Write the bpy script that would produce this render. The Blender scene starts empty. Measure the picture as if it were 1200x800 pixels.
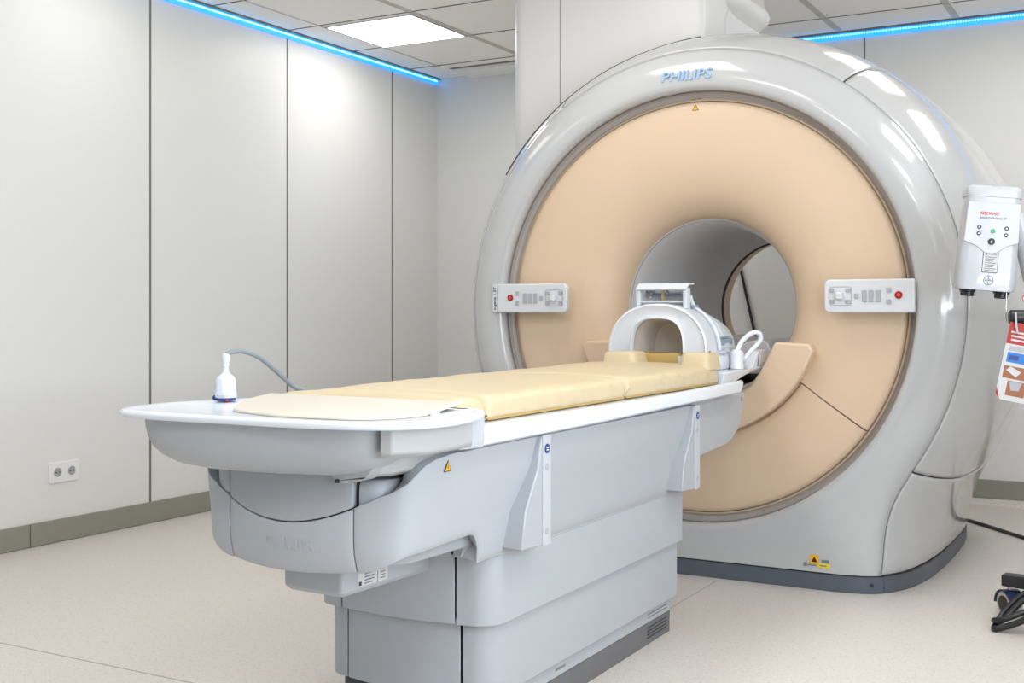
import bpy, bmesh, math, random
from mathutils import Vector, Matrix, noise
from math import sin, cos, pi, radians as rad

random.seed(4)
sc = bpy.context.scene
COL = sc.collection

# ------------------------------------------------------------------ materials
def mat(name, col, rough=0.5, metal=0.0, coat=0.0, emis=None, estr=0.0, bump=0.0, bscale=200.0, trans=0.0, var=0.0, vscale=6.0):
    m = bpy.data.materials.new(name); m.use_nodes = True
    nt = m.node_tree; b = nt.nodes['Principled BSDF']
    b.inputs['Base Color'].default_value = (*col, 1)
    b.inputs['Roughness'].default_value = rough
    b.inputs['Metallic'].default_value = metal
    b.inputs['Coat Weight'].default_value = coat
    b.inputs['Coat Roughness'].default_value = 0.04
    if trans: b.inputs['Transmission Weight'].default_value = trans
    if emis:
        b.inputs['Emission Color'].default_value = (*emis, 1)
        b.inputs['Emission Strength'].default_value = estr
    tc = nt.nodes.new('ShaderNodeTexCoord')
    if bump:
        n = nt.nodes.new('ShaderNodeTexNoise'); n.inputs['Scale'].default_value = bscale
        bp = nt.nodes.new('ShaderNodeBump'); bp.inputs['Strength'].default_value = bump; bp.inputs['Distance'].default_value = 0.002
        nt.links.new(tc.outputs['Object'], n.inputs['Vector'])
        nt.links.new(n.outputs['Fac'], bp.inputs['Height'])
        nt.links.new(bp.outputs['Normal'], b.inputs['Normal'])
    if var:
        n2 = nt.nodes.new('ShaderNodeTexNoise'); n2.inputs['Scale'].default_value = vscale
        r = nt.nodes.new('ShaderNodeMapRange')
        r.inputs['To Min'].default_value = max(0, rough - var); r.inputs['To Max'].default_value = rough + var
        nt.links.new(tc.outputs['Object'], n2.inputs['Vector'])
        nt.links.new(n2.outputs['Fac'], r.inputs['Value'])
        nt.links.new(r.outputs['Result'], b.inputs['Roughness'])
    return m

M = {}
M['shell'] = mat('gloss_white_shell', (.465,.467,.472), 0.16, coat=0.5, var=0.03)
M['turret'] = mat('white_turret', (0.62, 0.61, 0.60), 0.35, var=0.05)
M['seam'] = mat('seam_dark', (0.06, 0.06, 0.065), 0.7, bump=0.1)
M['groove'] = mat('groove_taupe', (0.40, 0.36, 0.34), 0.5, var=0.05)
M['tan'] = mat('tan_cover', (0.635, 0.478, 0.335), 0.42, bump=0.04, bscale=500, var=0.04)
M['gold'] = mat('tan_trim', (0.52,0.41,0.29), 0.4, var=0.05)
M['bore'] = mat('bore_grey', (0.58, 0.57, 0.565), 0.42, var=0.04)
M['kick'] = mat('slate_plinth', (0.085, 0.10, 0.125), 0.45, var=0.05)
M['table'] = mat('table_grey', (0.375, 0.395, 0.422), 0.40, bump=0.05, bscale=700, var=0.04)
M['tabled'] = mat('table_grey_dark', (0.325, 0.34, 0.362), 0.42, bump=0.05, bscale=700, var=0.04)
M['tray'] = mat('tray_white', (0.68, 0.725, 0.79), 0.22, coat=0.3, var=0.04)
M['apron'] = mat('tray_apron', (0.40,0.405,0.41), 0.35, var=0.04)
M['skirt'] = mat('skirt_grey', (0.13, 0.13, 0.135), 0.5, bump=0.1, bscale=300)
M['pad'] = mat('cream_vinyl', (0.575, 0.468, 0.30), 0.45, bump=0.12, bscale=160, var=0.05)
M['piping'] = mat('piping_ochre', (0.44,0.29,0.09), 0.5, var=0.05)
M['panel'] = mat('control_panel_white', (0.60, 0.61, 0.63), 0.35, var=0.04)
M['button'] = mat('button_pale', (0.36, 0.37, 0.40), 0.35, var=0.04)
M['buttond'] = mat('button_outline', (0.38, 0.39, 0.43), 0.5, var=0.04)
M['post'] = mat('post_light_grey', (0.45, 0.47, 0.50), 0.4, var=.04)
M['red'] = mat('red_plastic', (.36,.01,.01), 0.3, var=0.03)
M['black'] = mat('black_plastic', (0.012, 0.012, 0.014), 0.35, var=0.05)
M['rubber'] = mat('grey_tyre', (0.45, 0.44, 0.42), 0.6, var=0.05)
M['coil'] = mat('coil_white', (.62,.65,.70), 0.25, coat=0.3, var=0.03)
M['coili'] = mat('coil_inner', (0.66, 0.60, 0.54), 0.45, bump=0.05)
M['bluegrey'] = mat('bluegrey_latch', (0.25, 0.32, 0.40), 0.35, var=0.05)
M['mirror'] = mat('mirror_glass', (0.85, 0.88, 0.92), 0.03, metal=1.0, var=0.01)
M['navy'] = mat('navy_plastic', (0.015, 0.04, 0.20), 0.3, var=0.05)
M['cable'] = mat('cable_grey', (0.20, 0.23, 0.26), 0.45, bump=0.1)
M['logo'] = mat('logo_silver_blue', (0.45, 0.66, 0.92), 0.15, metal=0.5, var=0.03)
M['yellow'] = mat('warning_yellow', (0.80, 0.42, 0.01), 0.45, var=0.05)
M['lemon'] = mat('sticker_yellow', (0.75, 0.60, 0.02), 0.45, var=0.05)
M['ink'] = mat('ink_black', (0.02, 0.02, 0.025), 0.5, var=0.05)
M['inkgrey'] = mat('ink_grey', (0.16, 0.18, 0.20), 0.5, var=0.05)
M['paper'] = mat('label_paper', (0.55,0.55,0.55), 0.5, bump=0.05)
M['orange'] = mat('print_vermilion', (0.5,0.04,0.008), 0.45, var=0.05)
M['green'] = mat('green_indicator', (0.01, 0.28, 0.10), 0.3, var=0.03)
M['blueprint'] = mat('print_blue', (0.02, 0.16, 0.52), 0.45, var=0.05)
M['brown'] = mat('print_brown', (0.30, 0.11, 0.05), 0.5, bump=0.2)
M['tagred'] = mat('print_red', (0.36,0.015,0.012), 0.45, var=0.04)
M['inj'] = mat('injector_white', (0.46, 0.47, 0.50), 0.3, coat=0.3, var=0.03)
M['chrome'] = mat('steel', (0.5, 0.5, 0.52), 0.2, metal=1.0, var=0.05)
M['wall'] = mat('wall_laminate', (0.74, 0.74, 0.725), 0.38, bump=0.03, bscale=60, var=0.06)
M['joint'] = mat('wall_joint', (0.17, 0.165, 0.15), 0.6, bump=0.1)
M['base'] = mat('baseboard_sage', (0.27, 0.27, 0.225), 0.5, bump=0.05, bscale=60)
M['ceil'] = mat('ceiling_tile', (0.92, 0.91, 0.88), 0.85, bump=0.25, bscale=350)
M['ceilbar'] = mat('ceiling_bar', (0.55, 0.53, 0.48), 0.6, var=0.05)
M['ceilgap'] = mat('ceiling_gap', (0.20, 0.19, 0.165), 0.8, bump=0.1)
M['diff'] = mat('light_diffuser', (0.9, 0.9, 0.9), 0.6, emis=(1.0, 0.98, 0.95), estr=16.0)
M['led'] = mat('led_blue', (0.1, 0.4, 0.9), 0.5, emis=(0.01, 0.27, 1.0), estr=2.4)
M['leddot'] = mat('led_dots', (0.5, 0.9, 1.0), 0.5, emis=(0.12, 0.62, 1.0), estr=14.0)
M['channel'] = mat('led_channel', (0.17, 0.18, 0.17), 0.5, var=0.05)
M['outlet'] = mat('outlet_white', (0.80, 0.80, 0.80), 0.3, var=0.04)
M['outletd'] = mat('outlet_recess', (0.35, 0.36, 0.38), 0.4, var=0.04)

def floor_mat():
    m = bpy.data.materials.new('speckled_vinyl'); m.use_nodes = True
    nt = m.node_tree; b = nt.nodes['Principled BSDF']; L = nt.links.new
    tc = nt.nodes.new('ShaderNodeTexCoord')
    def speck(scale, lo, hi):
        n = nt.nodes.new('ShaderNodeTexNoise'); n.inputs['Scale'].default_value = scale; n.inputs['Detail'].default_value = 2.0
        r = nt.nodes.new('ShaderNodeValToRGB'); r.color_ramp.elements[0].position = lo; r.color_ramp.elements[1].position = hi
        L(tc.outputs['Object'], n.inputs['Vector']); L(n.outputs['Fac'], r.inputs['Fac']); return r.outputs['Color']
    base = (0.625, 0.58, 0.54, 1)
    def mix(fac, a, bcol):
        x = nt.nodes.new('ShaderNodeMix'); x.data_type = 'RGBA'
        L(fac, x.inputs[0])
        if isinstance(a, tuple): x.inputs[6].default_value = a
        else: L(a, x.inputs[6])
        x.inputs[7].default_value = bcol
        return x.outputs[2]
    c = mix(speck(70, 0.57, 0.66), base, (0.56, 0.52, 0.48, 1))
    c = mix(speck(150, 0.63, 0.69), c, (0.36, 0.33, 0.31, 1))
    c = mix(speck(95, 0.66, 0.72), c, (0.76, 0.72, 0.67, 1))
    L(c, b.inputs['Base Color'])
    b.inputs['Roughness'].default_value = 0.42
    n = nt.nodes.new('ShaderNodeTexNoise'); n.inputs['Scale'].default_value = 180
    bp = nt.nodes.new('ShaderNodeBump'); bp.inputs['Strength'].default_value = 0.08; bp.inputs['Distance'].default_value = 0.002
    L(tc.outputs['Object'], n.inputs['Vector']); L(n.outputs['Fac'], bp.inputs['Height']); L(bp.outputs['Normal'], b.inputs['Normal'])
    return m
M['floor'] = floor_mat()

# ------------------------------------------------------------------ helpers
class MB:
    """collects geometry in world coordinates for one mesh object"""
    def __init__(s): s.v = []; s.f = []
    def add(s, vs, fs):
        o = len(s.v); s.v += [tuple(p) for p in vs]; s.f += [tuple(i + o for i in f) for f in fs]; return s
    def box(s, x0, x1, y0, y1, z0, z1):
        v = [(x, y, z) for z in (z0, z1) for y in (y0, y1) for x in (x0, x1)]
        return s.add(v, [(0,2,3,1), (4,5,7,6), (0,1,5,4), (2,6,7,3), (0,4,6,2), (1,3,7,5)])
    def loft(s, loops, cap=True, closed=True):
        n = len(loops[0]); vs = [p for l in loops for p in l]; fs = []
        for k in range(len(loops) - 1):
            for i in range(n if closed else n - 1):
                j = (i + 1) % n
                fs.append((k*n+i, k*n+j, (k+1)*n+j, (k+1)*n+i))
        if cap and closed:
            fs.append(tuple(range(n - 1, -1, -1))); fs.append(tuple((len(loops)-1)*n + i for i in range(n)))
        return s.add(vs, fs)
    def prism(s, poly, axis, a, b):
        """poly of 2-D points extruded along axis ('x','y','z') from a to b"""
        def p3(p, t):
            return {'x': (t, p[0], p[1]), 'y': (p[0], t, p[1]), 'z': (p[0], p[1], t)}[axis]
        return s.loft([[p3(p, a) for p in poly], [p3(p, b) for p in poly]])
    def lathe_y(s, prof, cx=0.0, cz=0.0, n=96, a0=0.0, a1=2*pi):
        """prof: (r, y) rings about the line x=cx, z=cz"""
        full = abs(a1 - a0 - 2*pi) < 1e-6
        m = n if full else n + 1
        loops = [[(cx + r*sin(a0+(a1-a0)*i/n), y, cz + r*cos(a0+(a1-a0)*i/n)) for i in range(m)] for r, y in prof]
        return s.loft(loops, cap=False, closed=full)
    def lathe_axis(s, prof, origin, axis, n=24, cap=True):
        ax = Vector(axis).normalized(); t = Vector((0,0,1)) if abs(ax.z) < .9 else Vector((1,0,0))
        u = ax.cross(t).normalized(); w = ax.cross(u); o = Vector(origin)
        loops = [[o + ax*h + (u*cos(2*pi*i/n) + w*sin(2*pi*i/n))*r for i in range(n)] for r, h in prof]
        return s.loft(loops, cap=cap)
    def tube(s, pts, r, n=10, smooth=True):
        P = [Vector(p) for p in pts]
        if smooth and len(P) > 2:
            Q = []
            for i in range(len(P) - 1):
                a = P[max(i-1, 0)]; b = P[i]; c = P[i+1]; d = P[min(i+2, len(P)-1)]
                for k in range(8):
                    t = k/8
                    Q.append(0.5*((2*b) + (c-a)*t + (2*a-5*b+4*c-d)*t*t + (3*b-a-3*c+d)*t**3))
            Q.append(P[-1]); P = Q
        loops = []; u = None
        for i, p in enumerate(P):
            d = (P[min(i+1, len(P)-1)] - P[max(i-1, 0)]).normalized()
            if u is None:
                u = d.cross(Vector((0,0,1)))
                if u.length < .1: u = d.cross(Vector((1,0,0)))
            u = (u - d*u.dot(d)).normalized(); w = d.cross(u)
            rr = r[min(int(i*len(r)/len(P)), len(r)-1)] if isinstance(r, (list, tuple)) else r
            loops.append([p + (u*cos(2*pi*k/n) + w*sin(2*pi*k/n))*rr for k in range(n)])
        return s.loft(loops)

def setp(o, label=None, category=None, group=None, kind=None):
    if label: o['label'] = label
    if category: o['category'] = category
    if group: o['group'] = group
    if kind: o['kind'] = kind
    return o

def world_loc(o):
    l = Vector(o.location)
    while o.parent: o = o.parent; l += Vector(o.location)
    return l

def obj(name, mb, m, parent=None, bevel=0.0, seg=2, smooth=35, solid=0.0, recalc=True, sub=0, **props):
    if isinstance(mb, MB):
        me = bpy.data.meshes.new(name); me.from_pydata(mb.v, [], mb.f); me.update()
        bm = bmesh.new(); bm.from_mesh(me)
        if recalc:
            bmesh.ops.remove_doubles(bm, verts=bm.verts, dist=1e-5)
            bmesh.ops.recalc_face_normals(bm, faces=bm.faces)
        bm.to_mesh(me); bm.free()
    else: me = mb
    me.materials.clear(); me.materials.append(m)
    o = bpy.data.objects.new(name, me); COL.objects.link(o)
    if parent is not None:
        o.parent = parent; o.location = -world_loc(parent)
    if solid:
        md = o.modifiers.new('solid', 'SOLIDIFY'); md.thickness = solid; md.offset = -1
    if bevel:
        md = o.modifiers.new('bevel', 'BEVEL'); md.width = bevel; md.segments = seg; md.limit_method = 'ANGLE'; md.angle_limit = rad(38)
        md.harden_normals = False
    if sub:
        md = o.modifiers.new('sub', 'SUBSURF'); md.levels = sub; md.render_levels = sub
    if smooth:
        for p in me.polygons: p.use_smooth = True
        if bevel or solid:
            md = None
        me.set_sharp_from_angle(angle=rad(smooth))
    setp(o, **props)
    return o

def thing(name, loc, label, category, group=None):
    o = bpy.data.objects.new(name, None); COL.objects.link(o); o.location = loc; o.empty_display_size = .1
    return setp(o, label, category, group)

def text_mb(txt, height, frame, extrude=0.0015, shear=0.0, bold=0.0, width=None, align='CENTER'):
    """text as mesh; frame = (origin, xdir, ydir); origin is the middle of the text"""
    c = bpy.data.curves.new('t', 'FONT'); c.body = txt; c.size = 1.0; c.extrude = 0.0; c.shear = shear; c.offset = bold
    c.align_x = align; c.align_y = 'CENTER'; c.resolution_u = 4
    o = bpy.data.objects.new('t', c); COL.objects.link(o)
    bpy.context.view_layer.update()
    me = bpy.data.meshes.new_from_object(o.evaluated_get(bpy.context.evaluated_depsgraph_get()))
    bpy.data.objects.remove(o); bpy.data.curves.remove(c)
    xs = [v.co.x for v in me.vertices]; ys = [v.co.y for v in me.vertices]
    if not xs: return MB()
    sy = height / (max(ys) - min(ys)); sx = sy if width is None else width / (max(xs) - min(xs))
    mx = (max(xs)+min(xs))/2; my = (max(ys)+min(ys))/2
    O, X, Y = Vector(frame[0]), Vector(frame[1]).normalized(), Vector(frame[2]).normalized(); Z = X.cross(Y)
    mb = MB()
    v0 = [O + X*((v.co.x-mx)*sx) + Y*((v.co.y-my)*sy) for v in me.vertices]
    n = len(v0)
    v1 = [p + Z*extrude for p in v0]
    fs = [tuple(p.vertices) for p in me.polygons]
    ec = {}
    for f in fs:
        for a, b in zip(f, f[1:] + f[:1]): ec.setdefault((min(a,b), max(a,b)), []).append((a, b))
    sides = [(e[0][0], e[0][1], e[0][1]+n, e[0][0]+n) for e in ec.values() if len(e) == 1]
    mb.add(v0 + v1, [tuple(reversed(f)) for f in fs] + [tuple(i+n for i in f) for f in fs] + sides)
    bpy.data.meshes.remove(me)
    return mb

def patch(frame, w, h, t=0.001, cx=0, cy=0, r=0.0, n=4):
    """a thin slab with rounded corners lying on a surface frame (origin,xdir,ydir)"""
    O, X, Y = Vector(frame[0]), Vector(frame[1]).normalized(), Vector(frame[2]).normalized(); Z = X.cross(Y)
    poly = rrect(w, h, r, n) if r else [(-w/2,-h/2), (w/2,-h/2), (w/2,h/2), (-w/2,h/2)]
    return MB().loft([[O + X*(x+cx) + Y*(y+cy) + Z*q for x, y in poly] for q in (0, t)])

def ppoly(frame, poly, t=0.001, q0=0.0):
    O, X, Y = Vector(frame[0]), Vector(frame[1]).normalized(), Vector(frame[2]).normalized(); Z = X.cross(Y)
    return MB().loft([[O + X*x + Y*y + Z*q for x, y in poly] for q in (q0, q0+t)])

def rrect(w, h, r, n=5):
    out = []
    for cx, cy, a in ((w/2-r, -h/2+r, -pi/2), (w/2-r, h/2-r, 0), (-w/2+r, h/2-r, pi/2), (-w/2+r, -h/2+r, pi)):
        for k in range(n+1): out.append((cx + r*cos(a + pi/2*k/n), cy + r*sin(a + pi/2*k/n)))
    return out

def disc(frame, r, t=0.001, cx=0, cy=0, n=24, q0=0.0):
    return ppoly(frame, [(cx + r*cos(2*pi*i/n), cy + r*sin(2*pi*i/n)) for i in range(n)], t, q0)

def lerp(a, b, t): return a + (b-a)*t
def interp(tab, x):
    if x <= tab[0][0]: return tab[0][1]
    for (x0, y0), (x1, y1) in zip(tab, tab[1:]):
        if x <= x1:
            t = (x-x0)/(x1-x0); t = t*t*(3-2*t)
            return y0 + (y1-y0)*t
    return tab[-1][1]

def warning_triangle(parent, frame, s, name='warning_sign'):
    """yellow triangle with a black border and bolt"""
    h = s*0.87
    tri = [(-s/2, -h/3), (s/2, -h/3), (0, 2*h/3)]
    a = obj(name, ppoly(frame, tri, 0.0008), M['ink'], parent, smooth=0)
    k = 0.74
    obj('yellow_field', ppoly(frame, [(x*k, y*k) for x, y in tri], 0.0014), M['yellow'], a, smooth=0)
    b = s*0.10
    obj('bolt_mark', ppoly(frame, [(-b*.2, b*1.9), (b*.5, b*1.9), (b*.1, b*.5), (b*.7, b*.4), (-b*.3, -b*1.6), (0, -b*.1), (-b*.7, 0)], 0.0019), M['ink'], a, smooth=0)
    return a

# ------------------------------------------------------------------ room
XL, XR, YB, YF, HC = -2.90, 3.00, 7.18, -2.00, 2.80
obj('floor', MB().box(XL-.1, XR+.1, YF-.1, YB+.1, -.1, 0), M['floor'], smooth=0, kind='structure')
obj('ceiling', MB().box(XL-.1, XR+.1, YF-.1, YB+.1, HC, HC+.1), M['ceil'], smooth=0, kind='structure')
obj('wall_left', MB().box(XL-.1, XL, YF, YB, 0, HC), M['wall'], smooth=0, kind='structure')
obj('wall_back', MB().box(XL-.1, XR+.1, YB, YB+.1, 0, HC), M['wall'], smooth=0, kind='structure')
WY0, WY1, WZ0, WZ1 = -.6, 3.0, .95, 2.45
obj('wall_right', MB().box(XR, XR+.1, YF, WY0, 0, HC).box(XR, XR+.1, WY1, YB, 0, HC).box(XR, XR+.1, WY0, WY1, 0, WZ0).box(XR, XR+.1, WY0, WY1, WZ1, HC), M['wall'], smooth=0, kind='structure')
wf = MB()
for a in ((WY0, WY0+.05, WZ0, WZ1), (WY1-.05, WY1, WZ0, WZ1), (WY0, WY1, WZ0, WZ0+.05), (WY0, WY1, WZ1-.05, WZ1), (.575, .625, WZ0, WZ1), (1.775, 1.825, WZ0, WZ1)): wf.box(XR+.02, XR+.08, *a)
wn = obj('added_window_1', wf, M['panel'], bevel=.004, smooth=0, kind='structure')  # window added out of view so light can enter from the right
# dark joints between wall panels
jl = MB()
for y in (-1.09, 0.01, 1.11, 2.21, 3.315, 4.421, 5.513, 6.61): jl.box(XL, XL+.002, y-.006, y+.006, .11, 2.79)
obj('trim_1', jl, M['joint'], smooth=0, kind='structure')
jb = MB()
for x in (-.95, .153, 1.25, 2.35): jb.box(x-.005, x+.005, YB-.002, YB, .145, 2.79)
obj('trim_2', jb, M['joint'], smooth=0, kind='structure')
# baseboards
bl = MB()
ys = [YF, .05, 1.86, 3.672, 5.5, YB]
for a, b in zip(ys, ys[1:]): bl.box(XL, XL+.012, a+.0025, b-.0025, .002, .110)
obj('baseboard_left', bl, M['base'], bevel=.002, smooth=0, kind='structure')
obj('trim_3', MB().box(XL, XL+.006, YF, YB, 0, .108), M['joint'], smooth=0, kind='structure')
obj('baseboard_back', MB().box(XL+.013, XR, YB-.012, YB, .038, .145), M['base'], bevel=.002, smooth=0, kind='structure')
cv = MB().prism([(YB-.05, 0), (YB-.03, .004), (YB-.016, .014), (YB-.010, .037), (YB, .037), (YB, 0)], 'x', XL+.013, XR)
obj('trim_4', cv, M['floor'], smooth=0, kind='structure')
# floor welding seams
fs = MB().box(-2.88, -.30, 2.568, 2.573, 0, .0006).box(.129, .133, 2.6, 4.60, 0, .0006)
obj('trim_5', fs, mat('floor_weld', (0.34, 0.31, 0.28), 0.5, var=.05), smooth=0, kind='structure')
# ceiling grid: pale bars along the room, thin joints across
cb = MB()
for x in (-2.645, -1.99, -1.32, -.655, .012, .68, 1.35, 2.02, 2.69):
    w = .006 if x < -2.5 else .02
    cb.box(x-w, x+w, YF, 6.82, HC-.003, HC)
    if x > -.2: cb.box(x-w, x+w, 6.82, YB, HC-.003, HC)
obj('trim_6', cb, M['ceilbar'], smooth=0, kind='structure')
cg = MB()
y = 6.785
while y > YF:
    cg.box(XL, XR, y-.004, y+.004, HC-.0035, HC); y -= .645
cg.box(-2.62, XR if False else -1.2, 6.90, 6.93, HC-.004, HC)
obj('trim_7', cg, M['ceilgap'], smooth=0, kind='structure')
# shadow-gap soffit over the plain stretch of back wall beside the turret
obj('trim_8', MB().box(-2.62, -1.25, 6.94, YB, HC-.022, HC), M['ceil'], bevel=.002, smooth=0, kind='structure')

# ceiling light in view
cl = thing('ceiling_light', (-2.322, 5.84, HC), 'glowing square white light panel set into the tiled ceiling', 'ceiling light')
fr = MB()
x0, x1, y0, y1 = -2.635, -2.01, 5.535, 6.14
for a in ((x0, x1, y0, y0+.012), (x0, x1, y1-.012, y1), (x0, x0+.012, y0, y1), (x1-.012, x1, y0, y1)): fr.box(*a, HC-.008, HC)
obj('frame', fr, M['panel'], cl, bevel=.001, smooth=0)
obj('diffuser', MB().box(x0+.012, x1-.012, y0+.012, y1-.012, HC-.006, HC-.001), M['diff'], cl, smooth=0)

# blue LED strips at the tops of two walls
ls = thing('led_strip', (XL+.03, 4.9, 2.77), 'glowing blue light strip along the top of the panelled wall with the sockets', 'light strip')
obj('channel', MB().box(XL, XL+.030, 1.0, YB, 2.789, 2.7998), M['channel'], ls, smooth=0)
obj('glow_tape', MB().box(XL+.0022, XL+.014, 1.0, YB-.01, 2.752, 2.788), M['led'], ls, smooth=0)
ld = MB()
y = 1.0
while y < YB-.02:
    ld.box(XL+.014, XL+.0155, y, y+.018, 2.774, 2.781); y += .022
obj('diode', ld, M['leddot'], ls, smooth=0, kind='stuff')
lb = thing('led_strip', (.9, YB-.03, 2.77), 'glowing blue dotted light strip along the wall top behind the scanner', 'light strip')
obj('channel', MB().box(-.6, XR, YB-.030, YB, 2.789, 2.7998), M['channel'], lb, smooth=0)
obj('glow_tape', MB().box(-.6, XR, YB-.014, YB-.0022, 2.752, 2.788), M['led'], lb, smooth=0)
ld = MB(); x = -.6
while x < XR-.02:
    ld.box(x, x+.007, YB-.0155, YB-.014, 2.774, 2.781); x += .016
obj('diode', ld, M['leddot'], lb, smooth=0, kind='stuff')

# wall outlet
wo = thing('wall_outlet', (XL, 3.867, .335), 'white double wall socket low on the panelled wall', 'wall socket')
fo = ((XL, 3.868, .335), (0, 1, 0), (0, 0, 1))
obj('cover_plate', patch(fo, .172, .098, .011, r=.006), M['outlet'], wo, bevel=.002)
for dy in (-.041, .041):
    c = (XL+.0112, 3.868+dy, .335)
    s_ = obj('socket', MB().lathe_axis([(.029, 0), (.029, .002), (.024, .002), (.023, -.001), (.0, -.001)], c, (1,0,0), 28, cap=False), M['outlet'], wo)
    obj('socket_face', MB().lathe_axis([(.0215, -.0006), (.0215, .0012)], c, (1,0,0), 28), M['outletd'], s_, smooth=0)
    for q in (-.009, .009):
        obj('pin_hole', MB().lathe_axis([(.0036, .001), (.0036, .0024)], (c[0], c[1]+q, c[2]), (1,0,0), 10), M['ink'], s_, smooth=0)

# ------------------------------------------------------------------ gantry
ZC = 1.125
G = thing('mri_scanner', (0, 5.4, 0), 'large glossy white scanner with a tan ring face and round open bore', 'scanner')
# level: (Y, R, F)  F=None -> plain circle
FT = [(4.64, .62), (4.655, .70), (4.675, .745), (4.705, .78), (4.74, .805), (4.79, .832), (4.86, .86), (4.96, .88), (5.1, .898), (5.35, .911), (5.6, .913), (5.9, .908)]
def foot(y):
    for (y0, f0), (y1, f1) in zip(FT, FT[1:]):
        if y <= y1: return f0 + (f1-f0)*max(0, (y-y0)/(y1-y0))
    return FT[-1][1]
LV = [(4.705, .905, None), (4.670, .906, None), (4.652, .910, None), (4.642, .920, None), (4.639, .935, None)]
def crown(th):
    st, ct = sin(th)**.77, cos(th)**.77
    return (4.638 + .80*(1-ct), .925 + .310*st)
for th in (6, 10, 14, 18, 21.5):
    y, r = crown(rad(th)); LV.append((y, r, foot(y)))
SEAM = len(LV) - 0
y, r = crown(rad(25)); LV.append((y, r, foot(y)))
for th in (28, 32, 37, 43, 50, 58, 67, 77, 90):
    y, r = crown(rad(th) if th < 90 else pi/2-1e-6); LV.append((y, r, foot(y)))
LV += [(5.75, 1.234, .911), (5.95, 1.222, .902), (6.08, 1.200, .893), (6.18, 1.160, .880), (6.26, 1.08, .84), (6.29, .96, .75), (6.30, .64, None)]
def polar(lv, ps, off):
    Y, R, F = lv; R -= off; r = R
    if F is not None and ps < rad(80):
        bx = (F-off)/max(sin(ps), 1e-4)
        r = (R**16 + min(bx, 4.0)**16)**(1/16) if bx < R*1.6 else bx
    return (r*sin(ps), ZC - r*cos(ps))
_pb = {}
def gpt(lv, phi, off=0.0):
    Y, R, F = lv
    sg = 1 if phi <= pi else -1
    ps = abs(pi - phi); sg = 1 if phi <= pi else -1
    zb = .072 + off
    if F is None:
        x, z = polar(lv, ps, off); return (sg*x, Y, z)
    key = (lv, off)
    if key not in _pb:
        lo, hi = rad(15), rad(70)
        for _ in range(40):
            m_ = (lo+hi)/2
            if polar(lv, m_, off)[1] < .20: lo = m_
            else: hi = m_
        _pb[key] = lo
    pb = _pb[key]
    if ps >= rad(60): x, z = polar(lv, ps, off)
    elif ps >= rad(40): x, z = polar(lv, pb + (rad(60)-pb)*(ps-rad(40))/rad(20), off)
    elif ps >= rad(36):
        x0 = polar(lv, pb, off)[0]; t = (rad(40)-ps)/rad(4)
        x = x0 + (F-off-x0)*t; z = .20 + (zb-.20)*t
    else: x, z = (F-off)*ps/rad(36), zb
    return (sg*x, Y, z)
def gshell(name, lvs, a0, a1, m, off=0.0, solid=.012, step=1.0):
    n = max(2, int(abs(a1-a0)/step))
    full = abs(a1-a0) >= 359.99
    mm = n if full else n+1
    loops = [[gpt(l, rad(a0+(a1-a0)*i/n) % (2*pi), off) for i in range(mm)] for l in lvs]
    mb = MB()
    k = len(loops[0]); vs = [p for l in loops for p in l]; fs_ = []
    for q in range(len(loops)-1):
        for i in range(k if full else k-1):
            j = (i+1) % k
            fs_.append((q*k+i, q*k+j, (q+1)*k+j, (q+1)*k+i))
    mb.add(vs, fs_)
    return obj(name, mb, m, G, smooth=50, solid=solid, recalc=False)
def sub_levels(l0, l1, t):
    return tuple(None if (a is None or b is None) else lerp(a, b, t) for a, b in zip(l0, l1))
front = gshell('front_cover', LV[:SEAM+1], 0, 360, M['shell'])
gap = .04
rest = [sub_levels(LV[SEAM], LV[SEAM+1], .28)] + LV[SEAM+1:]
TOPA = 35.0     # degrees from the crown where top cover meets the side covers
SIDEA = 126.0   # where side cover meets the lower side cover
g = .24
gshell('top_cover', rest, -TOPA+g, TOPA-g, M['shell'])
gshell('side_cover', rest, TOPA+g, SIDEA-g, M['shell'])
gshell('side_cover', rest, -SIDEA+g, -TOPA-g, M['shell'])
gshell('lower_cover', rest, SIDEA+g, 180, M['shell'])
gshell('lower_cover', rest, 180, 360-SIDEA-g, M['shell'])
gshell('inner_frame', LV[6:], 0, 360, M['seam'], off=.011, solid=0)
# plinth
PL = [(.62, 4.646), (.70, 4.661), (.745, 4.681), (.776, 4.71), (.80, 4.745), (.826, 4.795), (.854, 4.865), (.874, 4.965), (.892, 5.10), (.905, 5.35), (.907, 5.6), (.902, 5.9), (.888, 6.08), (.86, 6.2), (.80, 6.26), (.6, 6.29)]
half = [(0, 4.646)] + PL[:4]
kb = MB().prism([(-x, y) for x, y in reversed(half)] + half[1:] + [(.72, 4.80), (-.72, 4.80)], 'z', 0.0, .069)
obj('plinth_front', kb, M['kick'], G, bevel=.002, smooth=40)
for s_ in (1, -1):
    P_ = [(s_*x, y) for x, y in [(.778, 4.714)] + PL[4:] + [(0, 6.29), (0, 4.9)]]
    obj('plinth_side', MB().prism(P_, 'z', 0.0, .069), M['kick'], G, bevel=.002, smooth=40)
pl = PL
obj('plinth_seal', MB().prism([(-x, y-.002) for x, y in reversed(pl)] + [(x, y-.002) for x, y in pl], 'z', .066, .0735), M['black'], G, smooth=0)
obj('screw_hole', disc(((.738, 4.677, .034), (1, .40, 0), (0, 0, 1)), .0065, .006), M['black'], G, smooth=0)

# recess between shell and tan face
obj('recess_ring', MB().lathe_y([(.905, 4.700), (.901, 4.722), (.888, 4.732), (.862, 4.732)], 0, ZC, 160), M['groove'], G)
obj('trim_ring', MB().lathe_y([(.880, 4.735), (.880, 4.724), (.876, 4.720), (.870, 4.721), (.868, 4.735)], 0, ZC, 160), M['gold'], G)
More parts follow.
